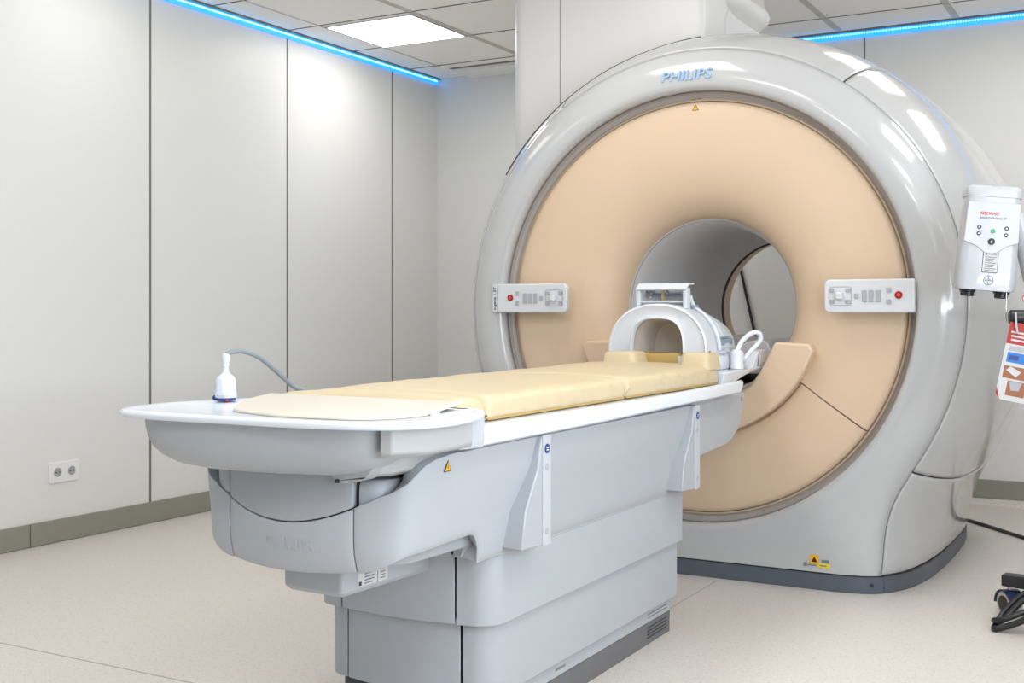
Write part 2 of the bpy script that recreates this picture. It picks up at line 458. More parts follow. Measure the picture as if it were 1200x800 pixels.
# tan flared face: upper piece with the door cut out, then the door
prof = [(.868, 4.745), (.866, 4.715), (.860, 4.704), (.845, 4.699), (.80, 4.697), (.72, 4.698), (.64, 4.703), (.58, 4.712), (.54, 4.724)]
profi = [(.54, 4.724), (.50, 4.738), (.465, 4.757), (.435, 4.782), (.410, 4.812), (.394, 4.845), (.386, 4.88), (.384, 4.90)]
DA = 55.5
def lathe_part(name, pr, a0, a1, m, n=120, parent=G):
    mb = MB(); full = abs(a1-a0) >= 359.9; k = n if full else n+1
    loops = [[(r*sin(rad(a0+(a1-a0)*i/n)), y, ZC + r*cos(rad(a0+(a1-a0)*i/n))) for i in range(k)] for r, y in pr]
    return obj(name, mb.loft(loops, cap=False, closed=full), m, parent, smooth=50)
lathe_part('bore_funnel', prof, -(180-DA), 180-DA, M['tan'], 140)
fi = lathe_part('funnel_throat', profi, 0, 360, M['tan'], 120)
door_prof = [(r - .0 if r > .545 else .545, y) for r, y in prof]
lathe_part('lower_door', [(.868, 4.745), (.866, 4.715), (.860, 4.704), (.845, 4.699), (.80, 4.697), (.72, 4.698), (.64, 4.703), (.58, 4.711), (.555, 4.717), (.548, 4.722), (.545, 4.74)], 180-DA+.35, 180+DA-.35, M['tan'], 90)
lathe_part('door_gap', [(.865, 4.722), (.70, 4.722), (.54, 4.740)], 180-DA-2, 180+DA+2, M['gold'], 60)
obj('rear_liner', MB().lathe_y([(.90, 4.75), (.40, 4.95)], 0, ZC, 96), M['seam'], G)
# bore tube and rear flare
obj('bore_tube', MB().lathe_y([(.384, 4.898), (.372, 4.93), (.360, 5.0), (.352, 5.2), (.350, 5.9), (.351, 6.05)], 0, ZC, 120), M['bore'], G)
obj('bore_edge_ring', MB().lathe_y([(.387, 4.893), (.379, 4.893), (.379, 4.905)], 0, ZC, 120), M['shell'], G)
obj('bore_rear_seal', MB().lathe_y([(.351, 6.05), (.345, 6.055), (.345, 6.075), (.352, 6.08)], 0, ZC, 96), M['seam'], G)
obj('rear_funnel', MB().lathe_y([(.352, 6.08), (.353, 6.18), (.362, 6.225), (.40, 6.265), (.50, 6.29), (.64, 6.305)], 0, ZC, 96), M['tan'], G)
# table docking block under the bore (two raised wings)
def arc(r, a0, a1, n): return [(r*sin(rad(a0+(a1-a0)*i/n)), ZC + r*cos(rad(a0+(a1-a0)*i/n))) for i in range(n+1)]
dock = arc(.541, 109, 251, 50)
dock = [(.493, .975)] + dock + [(-.493, .975), (-.355, .980), (-.315, .895), (-.255, .80), (-.18, .765), (0, .75), (.18, .765), (.255, .80), (.315, .895), (.355, .980)]
obj('docking_block', MB().prism(dock, 'y', 4.660, 4.80), M['tan'], G, bevel=.010, seg=3, smooth=40)
obj('docking_gap', MB().prism(arc(.546, 108, 252, 50)[0:] + arc(.50, 252, 108, 50), 'y', 4.735, 4.745), M['gold'], G, smooth=0)
# bridge rail inside the bore
br = [(-.27, .90), (-.25, .965), (-.22, .985), (-.16, .975), (-.12, .955), (.12, .955), (.16, .975), (.22, .985), (.25, .965), (.27, .90), (.20, .835), (-.20, .835)]
obj('bore_bridge', MB().prism(br, 'y', 4.93, 6.04), M['shell'], G, bevel=.006, smooth=40)
# turret cover to the ceiling
def turret_outline(pts, r=.0): return pts
t0 = MB()
def rounded(poly, radii, n=6):
    out = []; N = len(poly)
    for i, p in enumerate(poly):
        r = radii[i]
        if r <= 0: out.append(p); continue
        a = Vector(poly[i-1]) - Vector(p); b = Vector(poly[(i+1) % N]) - Vector(p)
        a.normalize(); b.normalize(); p = Vector(p)
        for k in range(n+1):
            t = k/n; q0 = p + a*r; q1 = p + b*r
            out.append(tuple(q0*(1-t)**2 + p*2*t*(1-t) + q1*t*t))
    return out
TX0, TX1, TS, TY0, TY1 = -1.045, -.055, -.768, 4.955, 5.75
obj('turret_front_panel', MB().prism(rounded([(TS+.002, TY0), (TX1, TY0), (TX1, TY1), (TS+.002, TY1)], [0, .03, 0, 0]), 'z', 1.9, HC-.001), M['turret'], G, smooth=40)
obj('turret_side_panel', MB().prism(rounded([(TX0, TY0), (TS-.002, TY0), (TS-.002, TY1), (TX0, TY1)], [.10, 0, 0, 0]), 'z', 1.6, HC-.001), M['turret'], G, smooth=40)
obj('turret_core', MB().box(TX0+.1, TX1-.1, TY0+.004, TY1-.02, 1.9, HC-.001), M['seam'], G, smooth=0)
obj('turret_back_panel', MB().prism([(5.25, 2.2), (5.75, 2.2), (5.75, HC-.001), (5.52, HC-.001), (5.25, 2.47)], 'x', TX1-.01, TX1+.004), M['turret'], G, bevel=.002, smooth=0)
def rat(y):
    lo = LV[4:]
    for (ya, ra, _), (yb, rb, _) in zip(lo, lo[1:]):
        if ya <= y <= yb: return lerp(ra, rb, (y-ya)/(yb-ya))
    return 1.2
gk = []
for i in range(25):
    a_ = rad(lerp(-57, -3, i/24)); yy_ = lerp(4.80, 4.952, max(0, (i-7)/17)) if i > 7 else lerp(4.775, 4.80, i/7) - .018
    rr_ = rat(yy_)+.001
    gk.append((rr_*sin(a_), yy_, ZC+rr_*cos(a_)))
obj('turret_gap_line', MB().tube(gk, .0045, 8, smooth=False), M['seam'], G)  # dark tube drawn in place of the shaded gap between gantry and turret
# flared duct collar at the turret head
lp = []
for z, e in ((2.28, -.02), (2.42, -.015), (2.47, .0), (2.505, .03), (2.53, .065), (2.55, .085), (2.575, .093), (2.60, .085), (2.61, .07), (2.70, .06), (2.799, .06)):
    lp.append([(x, y, z) for x, y in rounded([(-.55-e, 5.30-e), (-.08+e, 5.30-e), (-.08+e, 5.80+e), (-.55-e, 5.80+e)], [.12+e]*4, 8)])
obj('duct_collar', MB().loft(lp), M['turret'], G, smooth=60)

# logo on the crown of the ring
fl = ((-.012, 4.640, 2.094), (1, 0, 0.0), (0, 0, 1))
obj('logo_lettering', text_mb('PHILIPS', .042, fl, .006, shear=.18, bold=.012, width=.225), M['logo'], G, smooth=0)
warning_triangle(G, ((.004, 4.6985, 1.962), (1, 0, 0), (0, 0, 1)), .030)
obj('latch_mark', ppoly(((-.004, 4.7315, 2.003), (1,0,0), (0,0,1)), [(-.022, .004), (.022, .006), (.022, .0), (.008, -.003), (.004, -.012), (-.004, -.010), (-.004, -.002), (-.022, -.002)], .002), M['red'], G, smooth=0)
# stickers low on the front cover
def on_front(x, z): return ((x, 4.6392, z), (1, 0, 0), (0, 0, 1))
st = obj('warning_sticker', patch(on_front(.523, .121), .036, .036, .0008, r=.006), M['yellow'], G, smooth=0)
obj('triangle_mark', ppoly(on_front(.523, .121), [(-.012, -.010), (.012, -.010), (0, .012)], .0014), M['ink'], st, smooth=0)
obj('inspection_text', patch(on_front(.566, .117), .030, .011, .0008), M['inkgrey'], G, smooth=0)
ys_ = obj('inspection_sticker', patch(on_front(.560, .099), .052, .017, .0008, r=.006), M['lemon'], G, smooth=0)
obj('text_line', patch(on_front(.558, .099), .028, .005, .0013), M['inkgrey'], ys_, smooth=0)
obj('round_sticker', disc(on_front(.487, .099), .008, .0008), M['inkgrey'], G, smooth=0)
obj('sticker_text', patch(on_front(.513, .098), .034, .004, .0008), M['inkgrey'], G, smooth=0)

# control panels left and right of the bore
def control_panel(side):
    s = side
    x_in, x_out = s*.566, s*(.908 if s > 0 else .918)
    z0, z1 = 1.099, 1.229
    yf = 4.622
    cxm = (x_in+x_out)/2; w = abs(x_out-x_in); h = z1-z0
    pol = []
    for px, pz in rrect(w, h, .022, 6):
        if px*s > w/2-.022:   # square outer corners
            pz = math.copysign(h/2, pz) if abs(pz) > h/2-.0221 else pz
            px = s*w/2
        pol.append((cxm+px, (z0+z1)/2+pz))
    clean = []
    for p in pol:
        if not clean or (abs(p[0]-clean[-1][0]) + abs(p[1]-clean[-1][1])) > 1e-6: clean.append(p)
    if abs(clean[0][0]-clean[-1][0]) + abs(clean[0][1]-clean[-1][1]) < 1e-6: clean.pop()
    body = obj('control_panel', MB().prism(clean, 'y', yf, yf+.032), M['panel'], G, bevel=.006, seg=3, smooth=40)
    def F(x, z): return ((s*x, yf-.0002, z), (1, 0, 0), (0, 0, 1))
    zc = (z0+z1)/2
    # joystick field
    fw, fh = .088, .074
    field = MB()
    out = rrect(fw, fh, .008, 4); inn = rrect(fw-.005, fh-.005, .006, 4)
    O = Vector((s*.628, yf, zc))
    vs = [O + Vector((x, -q, z)) for q in (0, .0012) for ring in (out, inn) for x, z in ring]
    n = len(out); fs_ = []
    for i in range(n):
        j = (i+1) % n
        fs_ += [(2*n+i, 2*n+j, 3*n+j, 3*n+i), (i, j, 2*n+j, 2*n+i), (n+i, 3*n+i, 3*n+j, n+j)]
    obj('joystick_field', field.add(vs, fs_), M['button'], body, smooth=0)
    for dx in (-.031, .031):
        for dz in (-.022, .022):
            obj('button', patch(F(.628, zc), .019, .015, .004, dx, dz, r=.003), M['button'], body, bevel=.001)
    obj('joystick', MB().box(s*.628-.013, s*.628+.013, yf-.026, yf, zc-.014, zc+.014), M['panel'], body, bevel=.006, seg=3)
    obj('button', patch(F(.692, zc), .017, .019, .004, r=.003), M['button'], body, bevel=.001)
    for x in (.722, .748, .775):
        obj('rocker_button', patch(F(x, zc), .018, .045, .004, r=.003), M['button'], body, bevel=.001)
    for dz in (-.022, .022):
        obj('button', patch(F(.814, zc), .018, .018, .004, 0, dz, r=.003), M['button'], body, bevel=.001)
    obj('stop_button_ring', disc(F(.850, zc+.003), .0145, .004), M['red'], body, bevel=.001, smooth=0)
    obj('stop_button', disc(F(.850, zc+.003), .0065, .007), mat('stop_red', (0.6, .10, .10), .3, var=.02), body, smooth=0)
    return body
control_panel(1)
pL = control_panel(-1)
# narrow name plate at the outer end of the left panel
obj('name_plate', MB().box(-.946, -.919, 4.626, 4.648, 1.099, 1.229), M['panel'], G, bevel=.002, smooth=0)
obj('name_lettering', text_mb('Ingenia 1.5T', .016, ((-.9325, 4.6258, 1.164), (0, 0, 1), (-1, 0, 0)), .001, bold=.008, width=.105), M['ink'], G, smooth=0)

# ------------------------------------------------------------------ patient table
T = thing('patient_table', (0, 3.1, 0), 'long pale grey patient table on a stepped pedestal in front of the scanner', 'patient table')
def plan(W, yf, bow, rc, yb, n=7):
    """plan outline of a pedestal stage, counter-clockwise from the left rear; bowed nose at yf"""
    xf = W - rc
    right = [(x, yf + bow*(x/W)**2) for x in [xf*i/8 for i in range(9)]]
    ye = right[-1][1]
    for k in range(1, n+1):
        a = pi/2*k/n
        right.append((xf + rc*sin(a), ye + rc*(1-cos(a))))
    right.append((W, yb))
    return right      # from nose centre to right rear
def band(poly_right, split, t):
    """split the outline at x=split into nose and side strips, each a closed ring of thickness t"""
    nose = [p for p in poly_right if p[0] < split and p[1] < poly_right[-1][1]-.5]
    y_s = None
    for (xa, ya), (xb, yb_) in zip(poly_right, poly_right[1:]):
        if xa <= split <= xb and xb > xa: y_s = lerp(ya, yb_, (split-xa)/(xb-xa)); break
    nose.append((split, y_s))
    side = [(split, y_s)] + [p for p in poly_right if p not in nose and p[0] > split-1e-6]
    return nose, side
def stage(W, yf, bow, rc, yb, z0, z1, nm, m, split=.18, t=.02, bev=.004):
    pr = plan(W, yf, bow, rc, yb)
    nose, side = band(pr, split-.0018, t)
    full = [(-x, y) for x, y in reversed(nose[1:])] + nose
    inner = [(x*.92, y+t) for x, y in reversed(full)]
    obj(nm+'_nose_cover', MB().prism(full + inner, 'z', z0, z1), m, T, bevel=bev, smooth=40)
    nose2, side2 = band(pr, split+.0018, t)
    for s in (1, -1):
        outl = [(s*x, y) for x, y in side2]
        inn = [(s*(W-t if x > W-t else x), y + (t if i < len(side2)-2 else 0)) for i, (x, y) in reversed(list(enumerate(side2)))]
        # simple inward offset keeps the ring closed
        inn = [(s*(W-t), yb), (s*(W-t), side2[-2][1]+.0), (s*min(side2[0][0], W-t), side2[0][1]+t+rc*.5)]
        obj(nm+'_side_cover', MB().prism(outl + inn, 'z', z0, z1), m, T, bevel=bev, smooth=40)
    core = [(-x*.96, y+.012) for x, y in reversed(pr)] + [(x*.96, y+.012) for x, y in pr[1:]]
    return core
YEND = 3.83
core = stage(.262, 2.515, .045, .07, YEND-.005, .118, .322, 'lower', M['table'])
obj('pedestal_core', MB().prism([(x*.97, min(y+.012, YEND-.03)) for x, y in core], 'z', .05, .60), M['seam'], T, smooth=0)
stage(.279, 2.490, .045, .07, YEND, .312, .492, 'middle', M['table'])
# skirt
pr = plan(.244, 2.56, .04, .06, YEND-.03)
sk = [(-x, y) for x, y in reversed(pr)] + pr[1:]
obj('skirt_upper', MB().prism([(x*1.012, y) for x, y in sk], 'z', .074, .120), M['table'], T, bevel=.002, smooth=40)
so = obj('skirt', MB().prism(sk, 'z', 0, .073), M['skirt'], T, bevel=.002, smooth=40)
for k in range(4):
    obj('vent_slot', MB().box(.2435, .2448, 3.60, 3.765, .020+k*.011, .0245+k*.011), M['ink'], so, smooth=0)
for k in range(2):
    obj('vent_slot', MB().box(.2465, .2478, 3.60, 3.765, .088+k*.011, .0915+k*.011), M['inkgrey'], T, smooth=0)
obj('vent_slot', MB().box(.2465, .2478, 2.93, 2.99, .092, .098), M['inkgrey'], T, smooth=0)

# upper body: side shells swept along plan from the nose seam to the far end
ZTOP = [(0.0, .668), (.03, .682), (.075, .700), (.105, .714), (.137, .742), (.172, .770), (.25, .778), (.50, .780), (3, .783)]
def body_side(s):
    # plan path: from seam (.18, 2.085) round the corner to the side plane then to the end
    path = [(.1825, 2.083), (.20, 2.0875), (.22, 2.093), (.24, 2.1), (.26, 2.108), (.277, 2.117), (.290, 2.128), (.299, 2.143), (.304, 2.165), (.307, 2.20), (.310, 2.26), (.311, 2.33), (.3115, 2.39)]
    path += [(.312, 2.400 + .0055*i) for i in range(9)]
    yy = 2.47
    while yy < 3.80: path.append((.312, yy)); yy += .06
    path.append((.312, 3.83))
    acc = 0; rows = []
    NT = 14
    lastp = path[0]
    for (x, y) in path:
        acc += math.hypot(x-lastp[0], y-lastp[1]); lastp = (x, y)
        zt = interp(ZTOP, acc)
        zb = interp([(0, .522), (.15, .560), (.35, .567)], acc)
        if y > 2.399:
            q_ = min(1, (y-2.40)/.044)
            zb = .567 - .075*(1-math.sqrt(max(0, 1-q_*q_))) - (.002 if q_ >= 1 else 0)
        side = interp([(.03, 0), (.18, 1)], acc)
        row = []
        for k in range(NT+1):
            t = k/NT; z = lerp(zb, zt, t)
            # flares out towards the rail, tucks in at the foot
            tuck = .028*(1 - min(1, (z-.49)/.29))**1.3 - .016*max(0, (z-.60)/.18)
            xi = x - tuck*side
            yi = y + (1-side)*.02*max(0, (.60-z)/.09)**2
            if k == 0: xi -= .004*side
            row.append((s*xi, yi, z))
        rows.append(row)
    mb = MB(); n = NT+1; fs_ = []
    for i in range(len(rows)-1):
        for k in range(NT):
            q = (i*n+k, (i+1)*n+k, (i+1)*n+k+1, i*n+k+1)
            fs_.append(q if s > 0 else tuple(reversed(q)))
    mb.add([p for r in rows for p in r], fs_)
    return obj('body_side_cover', mb, M['table'], T, smooth=55, solid=.045, bevel=.003, recalc=False)
for s in (1, -1): body_side(s)
stage(.2805, 2.470, .05, .075, YEND-.01, .485, .580, 'upper', M['table'])
for s in (1, -1):
    lg_ = rounded([(s*.184, 2.098), (s*.225, 2.106), (s*.250, 2.150), (s*.250, 2.30), (s*.184, 2.30)], [0, .02, .02, 0, 0], 4)
    obj('nose_ledge', MB().loft([[(x, y, .66) for x, y in lg_], [(x, y, .700) for x, y in lg_], [(x*.99, y+.004, .718) for x, y in lg_], [(x*.975, y+.016, .728) for x, y in lg_]]), M['table'], T, bevel=.002, smooth=45)
# nose covers of the overhanging head
def nose_grid(zb, zt, name, m):
    xs = [-.1795 + .359*i/18 for i in range(19)]
    rows = []
    for x in xs:
        a, b = zb(x), zt(x)
        rows.append([(x, 2.055 + .028*(x/.18)**2 + .02*max(0, (.60-lerp(a, b, k/8))/.09)**2, lerp(a, b, k/8)) for k in range(9)])
    mb = MB(); fs_ = [(i*9+k, (i+1)*9+k, (i+1)*9+k+1, i*9+k+1) for i in range(18) for k in range(8)]
    mb.add([p for r in rows for p in r], fs_)
    return obj(name, mb, m, T, smooth=55, solid=.025, bevel=.003, recalc=False)
arcz = lambda x: .628 + .040*(x/.18)**2
nose_grid(lambda x: .512 + .010*(x/.18)**2, lambda x: arcz(x)-.0015, 'nose_cover', M['table'])
nose_grid(lambda x: arcz(x)+.0015, lambda x: .745, 'nose_upper_cover', M['tabled'])
for s in (1, -1):
    pts = []
    rows = []
    for i, (x, y) in enumerate([(.1825, 2.083), (.20, 2.087), (.225, 2.098), (.243, 2.113), (.255, 2.135), (.262, 2.17), (.262, 2.30)]):
        zb = [.676, .681, .692, .706, .720, .735, .74][i]
        rows.append([(s*x, y, lerp(zb, .748, k/4)) for k in range(5)])
    if s < 0:
        mb = MB(); fs_ = []
        for i in range(len(rows)-1):
            for k in range(4):
                q = (i*5+k, (i+1)*5+k, (i+1)*5+k+1, i*5+k+1)
                fs_.append(tuple(reversed(q)))
        obj('nose_corner_cover', mb.add([p for r in rows for p in r], fs_), M['tabled'], T, smooth=50, solid=.02, recalc=False)
obj('body_core', MB().prism([(-.17, 2.10), (.17, 2.10), (.235, 2.25), (.24, 3.80), (-.24, 3.80), (-.235, 2.25)], 'z', .535, .74), M['seam'], T, smooth=0)
obj('body_underside', MB().prism([(-.165, 2.115), (.165, 2.115), (.245, 2.20), (.262, 2.52), (-.262, 2.52), (-.245, 2.20)], 'z', .528, .560), M['tabled'], T, bevel=.004, smooth=40)
nl = text_mb('PHILIPS', .030, ((.018, 2.0, .578), (1, 0, 0), (0, 0, 1)), .0008, width=.135)
nl.v = [(x, 2.055 + .028*(x/.18)**2 + .02*max(0, (.60-z)/.09)**2 + (.0006 if y > 1.9996 else -.0014), z) for x, y, z in nl.v]
obj('nose_lettering', nl, M['table'], T, smooth=0)
# box below the overhang with its rating label
bx = rounded([(-.09, 2.168), (.09, 2.160), (.115, 2.62), (-.115, 2.62)], [.012, .012, 0, 0])
ub = MB().loft([[(x*.90, y+.012 if y < 2.4 else y, .440) for x, y in bx], [(x, y, .452) for x, y in bx], [(x*1.02, y, .535) for x, y in bx]])
u = obj('drive_housing', ub, M['table'], T, bevel=.003, smooth=45)
fl2 = ((.0966, 2.262, .478), (.054, 1, 0), (.023, 0, 1))
rl = obj('rating_label', patch(fl2, .070, .042, .0015, -.012), M['paper'], T, smooth=0)
for k, (wd, off) in enumerate(((.028, -.004), (.024, -.006), (.036, 0), (.036, 0), (.030, -.003))):
    obj('text_line', patch(fl2, wd, .0025, .0022, -.006+off, .014-k*.0075), M['inkgrey'], rl, smooth=0)
obj('symbol_mark', patch(fl2, .009, .009, .0022, -.040, -.014), M['ink'], rl, smooth=0)
obj('symbol_mark', disc(fl2, .0035, .0022, .017, .017), M['ink'], rl, smooth=0)
rl2 = obj('rating_label', patch(fl2, .036, .042, .0015, .045), M['paper'], T, smooth=0)
obj('text_line', patch(fl2, .007, .010, .0022, .044, .012), M['ink'], rl2, smooth=0)
for k in range(3): obj('text_line', patch(fl2, .018, .0025, .0022, .044, .0-k*.007), M['inkgrey'], rl2, smooth=0)

# side posts (fins) with blue release buttons
def post(s, y, ylen):
    xo = s*.346
    a = MB()
    # fin: tapers into the body at top-left, wide at the foot
    fin = [(y-ylen, .505), (y+.022, .497), (y+.022, .782), (y-.022, .782), (y-.040, .70), (y-ylen+.02, .60)]
    a.prism(fin, 'x', s*.275, xo-s*.004)
    f = obj('side_post', a, M['table'], T, bevel=.004, smooth=40)
    if s > 0:
        obj('post_face', MB().box(xo-.006, xo, y-.022, y+.0225, .498, .784), M['post'], f, bevel=.002, smooth=0)
        fr_ = ((xo-.0002, y-.001, .748), (0, 1, 0), (0, 0, 1))
        obj('blue_button', disc(fr_, .0125, .002), M['navy'], f, smooth=0)
        obj('button_mark', patch(fr_, .012, .003, .0026, 0, .003), M['tray'], f, smooth=0)
        obj('button_mark', patch(fr_, .012, .003, .0026, 0, -.003), M['tray'], f, smooth=0)
        for zz in (.700, .535): obj('cap_ring', disc(((xo-.0002, y-.001, zz), (0, 1, 0), (0, 0, 1)), .009, .001), M['button'], f, smooth=0)
for s in (1, -1):
    post(s, 2.690, .128); post(s, 3.800, .135)
warning_triangle(T, ((.3222, 2.247, .748), (-.06, 1, 0), (.06, 0, 1)), .030)
# far nose of the body, docked in the gantry
fn = rounded([(3.845, .585), (4.27, .606), (4.39, .66), (4.455, .790), (3.845, .790)], [0, .05, .03, .02, 0])
obj('docking_nose', MB().prism(fn, 'x', -.30, .302), M['table'], T, bevel=.010, seg=3, smooth=40)
warning_triangle(T, ((.302, 4.405, .765), (0, 1, 0), (0, 0, 1)), .024)

# tabletop rail
def rail_loop(y, zt=.830, zb=.786, xo=.357):
    return [(-xo+.012, y, zb), (xo-.012, y, zb), (xo-.002, y, zb+.006), (xo, y, zt-.010), (xo-.003, y, zt-.003), (xo-.010, y, zt), (.302, y, .8305),
            (-.302, y, .8305), (-xo+.010, y, zt), (-xo+.003, y, zt-.003), (-xo, y, zt-.010), (-xo+.002, y, zb+.006)]
obj('tabletop', MB().loft([rail_loop(2.335), rail_loop(3.0, .832, .787), rail_loop(3.7, .838, .793), rail_loop(4.235, .846, .797), rail_loop(4.275, .846, .812, .352)]), M['tray'], T, bevel=.002, smooth=45)
pf = MB().loft([[(-.285, y, z0), (.285, y, z0), (.298, y, z1), (-.298, y, z1)] for y, z0, z1 in ((4.215, .82, .873), (4.36, .83, .876), (4.50, .852, .876), (4.62, .866, .876), (4.74, .870, .876))])
obj('coil_platform', pf, M['tray'], T, bevel=.003, smooth=40)
for s in (1, -1):
    obj('guide_fin', MB().prism([(4.52, .874), (4.60, .885), (4.66, .935), (4.70, .945), (4.82, .945), (4.78, .90), (4.70, .874)], 'x', s*.235, s*.285), M['tray'], T, bevel=.004, smooth=40)
    obj('fin_groove', MB().prism([(4.655, .880), (4.668, .880), (4.69, .944), (4.68, .944)], 'x', s*.284, s*.2862), M['inkgrey'], T, smooth=0)

# head tray over the near end
def tray_plan(k=1.0, dy=0.0, w=None):
    R_ = [(0, 1.905), (.10, 1.906), (.20, 1.914), (.29, 1.930), (.345, 1.950), (.385, 1.980), (.412, 2.020), (.426, 2.07), (.430, 2.12), (.424, 2.18), (.405, 2.25), (.378, 2.315), (.366, 2.340), (.34, 2.346)]
    cy = 2.14
    pr_ = [(x*k, cy + (y-cy)*(k if y < cy else 1) + dy) for x, y in R_]
    return [(-x, y) for x, y in reversed(pr_[1:])] + pr_
def ring(pl_, z): return [(x, y, z) for x, y in pl_]
def left_fill(pl_):
    # the near left corner of the tray is fuller than the right one
    out = []
    for x, y in pl_:
        if x < -.05:
            t = min(1, (-x-.05)/.30)
            y = y - .030*t*max(0, min(1, (2.12-y)/.15)); x = x - .018*t
        out.append((x, y))
    return out
tp = lambda k: left_fill(tray_plan(k))
tr = MB().loft([ring(tp(.955), .857), ring(tp(.990), .859), ring(tp(1.0), .863), ring(tp(.999), .869), ring(tp(.985), .8745), ring(tp(.94), .8755), ring(tp(.90), .8735)])
obj('head_tray', tr, M['tray'], T, smooth=60)
# belly under the tray: deep scoop across the nose, shallower apron on the right, seam between
BP = [(-.385, 2.335), (-.390, 2.20), (-.388, 2.11), (-.380, 2.045), (-.360, 1.992), (-.325, 1.955), (-.27, 1.932), (-.20, 1.922), (-.10, 1.920), (0, 1.925), (.10, 1.934), (.18, 1.948), (.25, 1.962), (.290, 1.98), (.312, 2.01), (.314, 2.10), (.314, 2.335)]
BL = [(1.0, 0, .858), (.995, .003, .835), (.985, .008, .812), (.955, .016, .790), (.895, .028, .770), (.80, .045, .754), (.66, .07, .745), (.45, .10, .742)]
bl_ = []
for k, dy, z in BL:
    bl_.append([(-.045 + (x+.045)*k, min(2.335, y+dy) if y < 2.33 else y, z) for x, y in BP])
obj('tray_scoop', MB().loft(bl_), M['table'], T, smooth=60)
# right apron in two facets, left apron hidden behind the scoop
ap = [(.316, 2.03), (.319, 1.988), (.345, 1.995), (.388, 2.075), (.385, 2.255), (.30, 2.255)]
obj('tray_apron', MB().loft([[(x*.985-.004, y+.012, .797) for x, y in ap], [(x, y, .806) for x, y in ap], [(x*1.01, y-.003, .859) for x, y in ap]]), M['apron'], T, bevel=.004, smooth=30)
# end block where the tray meets the rail
for s in (1, -1):
    eb = rounded([(s*.30, 2.255), (s*.352, 2.262), (s*.366, 2.338), (s*.358, 2.350), (s*.30, 2.350)], [0, .006, .006, 0, 0], 3)
    obj('rail_end_block', MB().loft([[(x*.985, y, .787) for x, y in eb], [(x, y, .80) for x, y in eb], [(x, y, .865) for x, y in eb]]), M['post'], T, bevel=.002, smooth=40)
    obj('slide_carriage', MB().loft([[(s*x, y, z) for x, y in ((.05, 2.09), (.245, 2.09), (.285, 2.14), (.297, 2.35), (.05, 2.35))] if False else [(s*x*k, y, z) for x, y in ((.05, 2.06), (.25, 2.055), (.29, 2.10), (.305, 2.20), (.318, 2.36), (.05, 2.36))] for z, k in ((.742, .90), (.752, .96), (.780, .985), (.792, 1.0))]), M['apron'], T, bevel=.004, smooth=40)
    if s > 0: obj('release_lever', MB().prism(rounded([(.10, .80), (.12, .752), (.155, .748), (.168, .733), (.185, .729), (.232, .735), (.262, .756), (.285, .80)], [0, .01, .012, .006, .006, .02, .02, 0], 4), 'y', 2.035, 2.09), M['apron'], T, bevel=.006, seg=3, smooth=40)
obj('lever_tip', MB().box(.169, .179, 2.031, 2.05, .730, .738), M['ink'], T, smooth=0)
obj('tray_stud', MB().lathe_axis([(.012, 0), (.012, .006), (.008, .012), (0.001, .0135)], (.345, 2.16, .872), (0, 0, 1), 16), M['tray'], T)

# ------------------------------------------------------------------ mattress pads
def pad(name, y0, y1, label, zb=.832, zt=.888, crown=.012, hw=.282, zslope=0.0, seed=0, near_round=.035, far_round=.035):
    ny = int((y1-y0)/.012)+2; rows = []
    # cross-section half profile: u 0..1 from bottom right up and across to left
    cs = []
    r = .016
    cs += [(hw-.010, 0), (hw-.002, .10), (hw, .25), (hw+.001, .5), (hw, .72), (hw-.003, .84), (hw-.009, .93), (hw-.018, .98), (hw-.03, 1.0)]
    for i in range(1, 24):
        cs.append(((hw-.03)*(1-2*i/24), 1.0))
    cs += [(-x, h) for x, h in reversed(cs[:9])]
    for j in range(ny+1):
        y = lerp(y0, y1, j/ny)
        e0 = min(1, (y-y0)/near_round); e1 = min(1, (y1-y)/far_round)
        sq0 = math.sqrt(max(0, 1-(1-e0)**2)); sq1 = math.sqrt(max(0, 1-(1-e1)**2))
        sq = .25 + .75*min(sq0, sq1)
        row = []
        for x, h in cs:
            top = zt + zslope*(y-y0)/(y1-y0) + crown*max(0, 1-(x/hw)**2)**.6
            z = zb + (zb*0 + (top-zb)*h) * (sq if h > .4 else 1)
            xx = x
            # stretched vinyl: shallow drapes on the sides, soft waves on top
            wr = noise.noise(Vector((seed+7.1, y*17, z*9)))
            if h < .99:
                ridge = abs(noise.noise(Vector((seed*3.3, y*13+ (z-zb)*12, 2.0))))
                amp = .0075*min(1, h*2)
                xx += math.copysign(amp*(max(0, .22-ridge)/.22), x) - math.copysign(.0015*wr, x)
            else:
                z += .0034*noise.noise(Vector((x*7+seed, y*6, 0))) + .0012*noise.noise(Vector((x*22, y*11+seed, 3)))
            fx = 1 - .012*(1-min(sq0, sq1))
            row.append((xx*fx, y, z))
        rows.append(row)
    mb = MB().loft(rows, cap=True, closed=True)
    t = thing(name, (0, (y0+y1)/2, zb), label, 'mattress', 'cream mattress pads on the table')
    obj('cushion', mb, M['pad'], t, smooth=60)
    pp = [(hw-.004, y0+.006, zb+.004), (hw-.001, y0+.03, zb+.0035), (hw-.001, y1-.03, zb+.0035), (hw-.004, y1-.006, zb+.004)]
    obj('piping', MB().tube(pp, .003, 8, smooth=False), M['piping'], t)
    obj('piping', MB().tube([(-x, y, z) for x, y, z in pp], .003, 8, smooth=False), M['piping'], t)
    return t
pad('mattress_pad', 2.352, 2.488, 'short cream mattress pad at the tray end of the table', zt=.890, seed=1.0, near_round=.05)
pad('mattress_pad', 2.492, 3.335, 'long cream mattress pad in the middle of the table', zt=.889, seed=5.0, zslope=.006)
hp = pad('mattress_pad', 3.341, 4.20, 'cream mattress pad beside the head coil with two raised shoulder blocks', zb=.832, zt=.893, seed=9.0, zslope=.006)
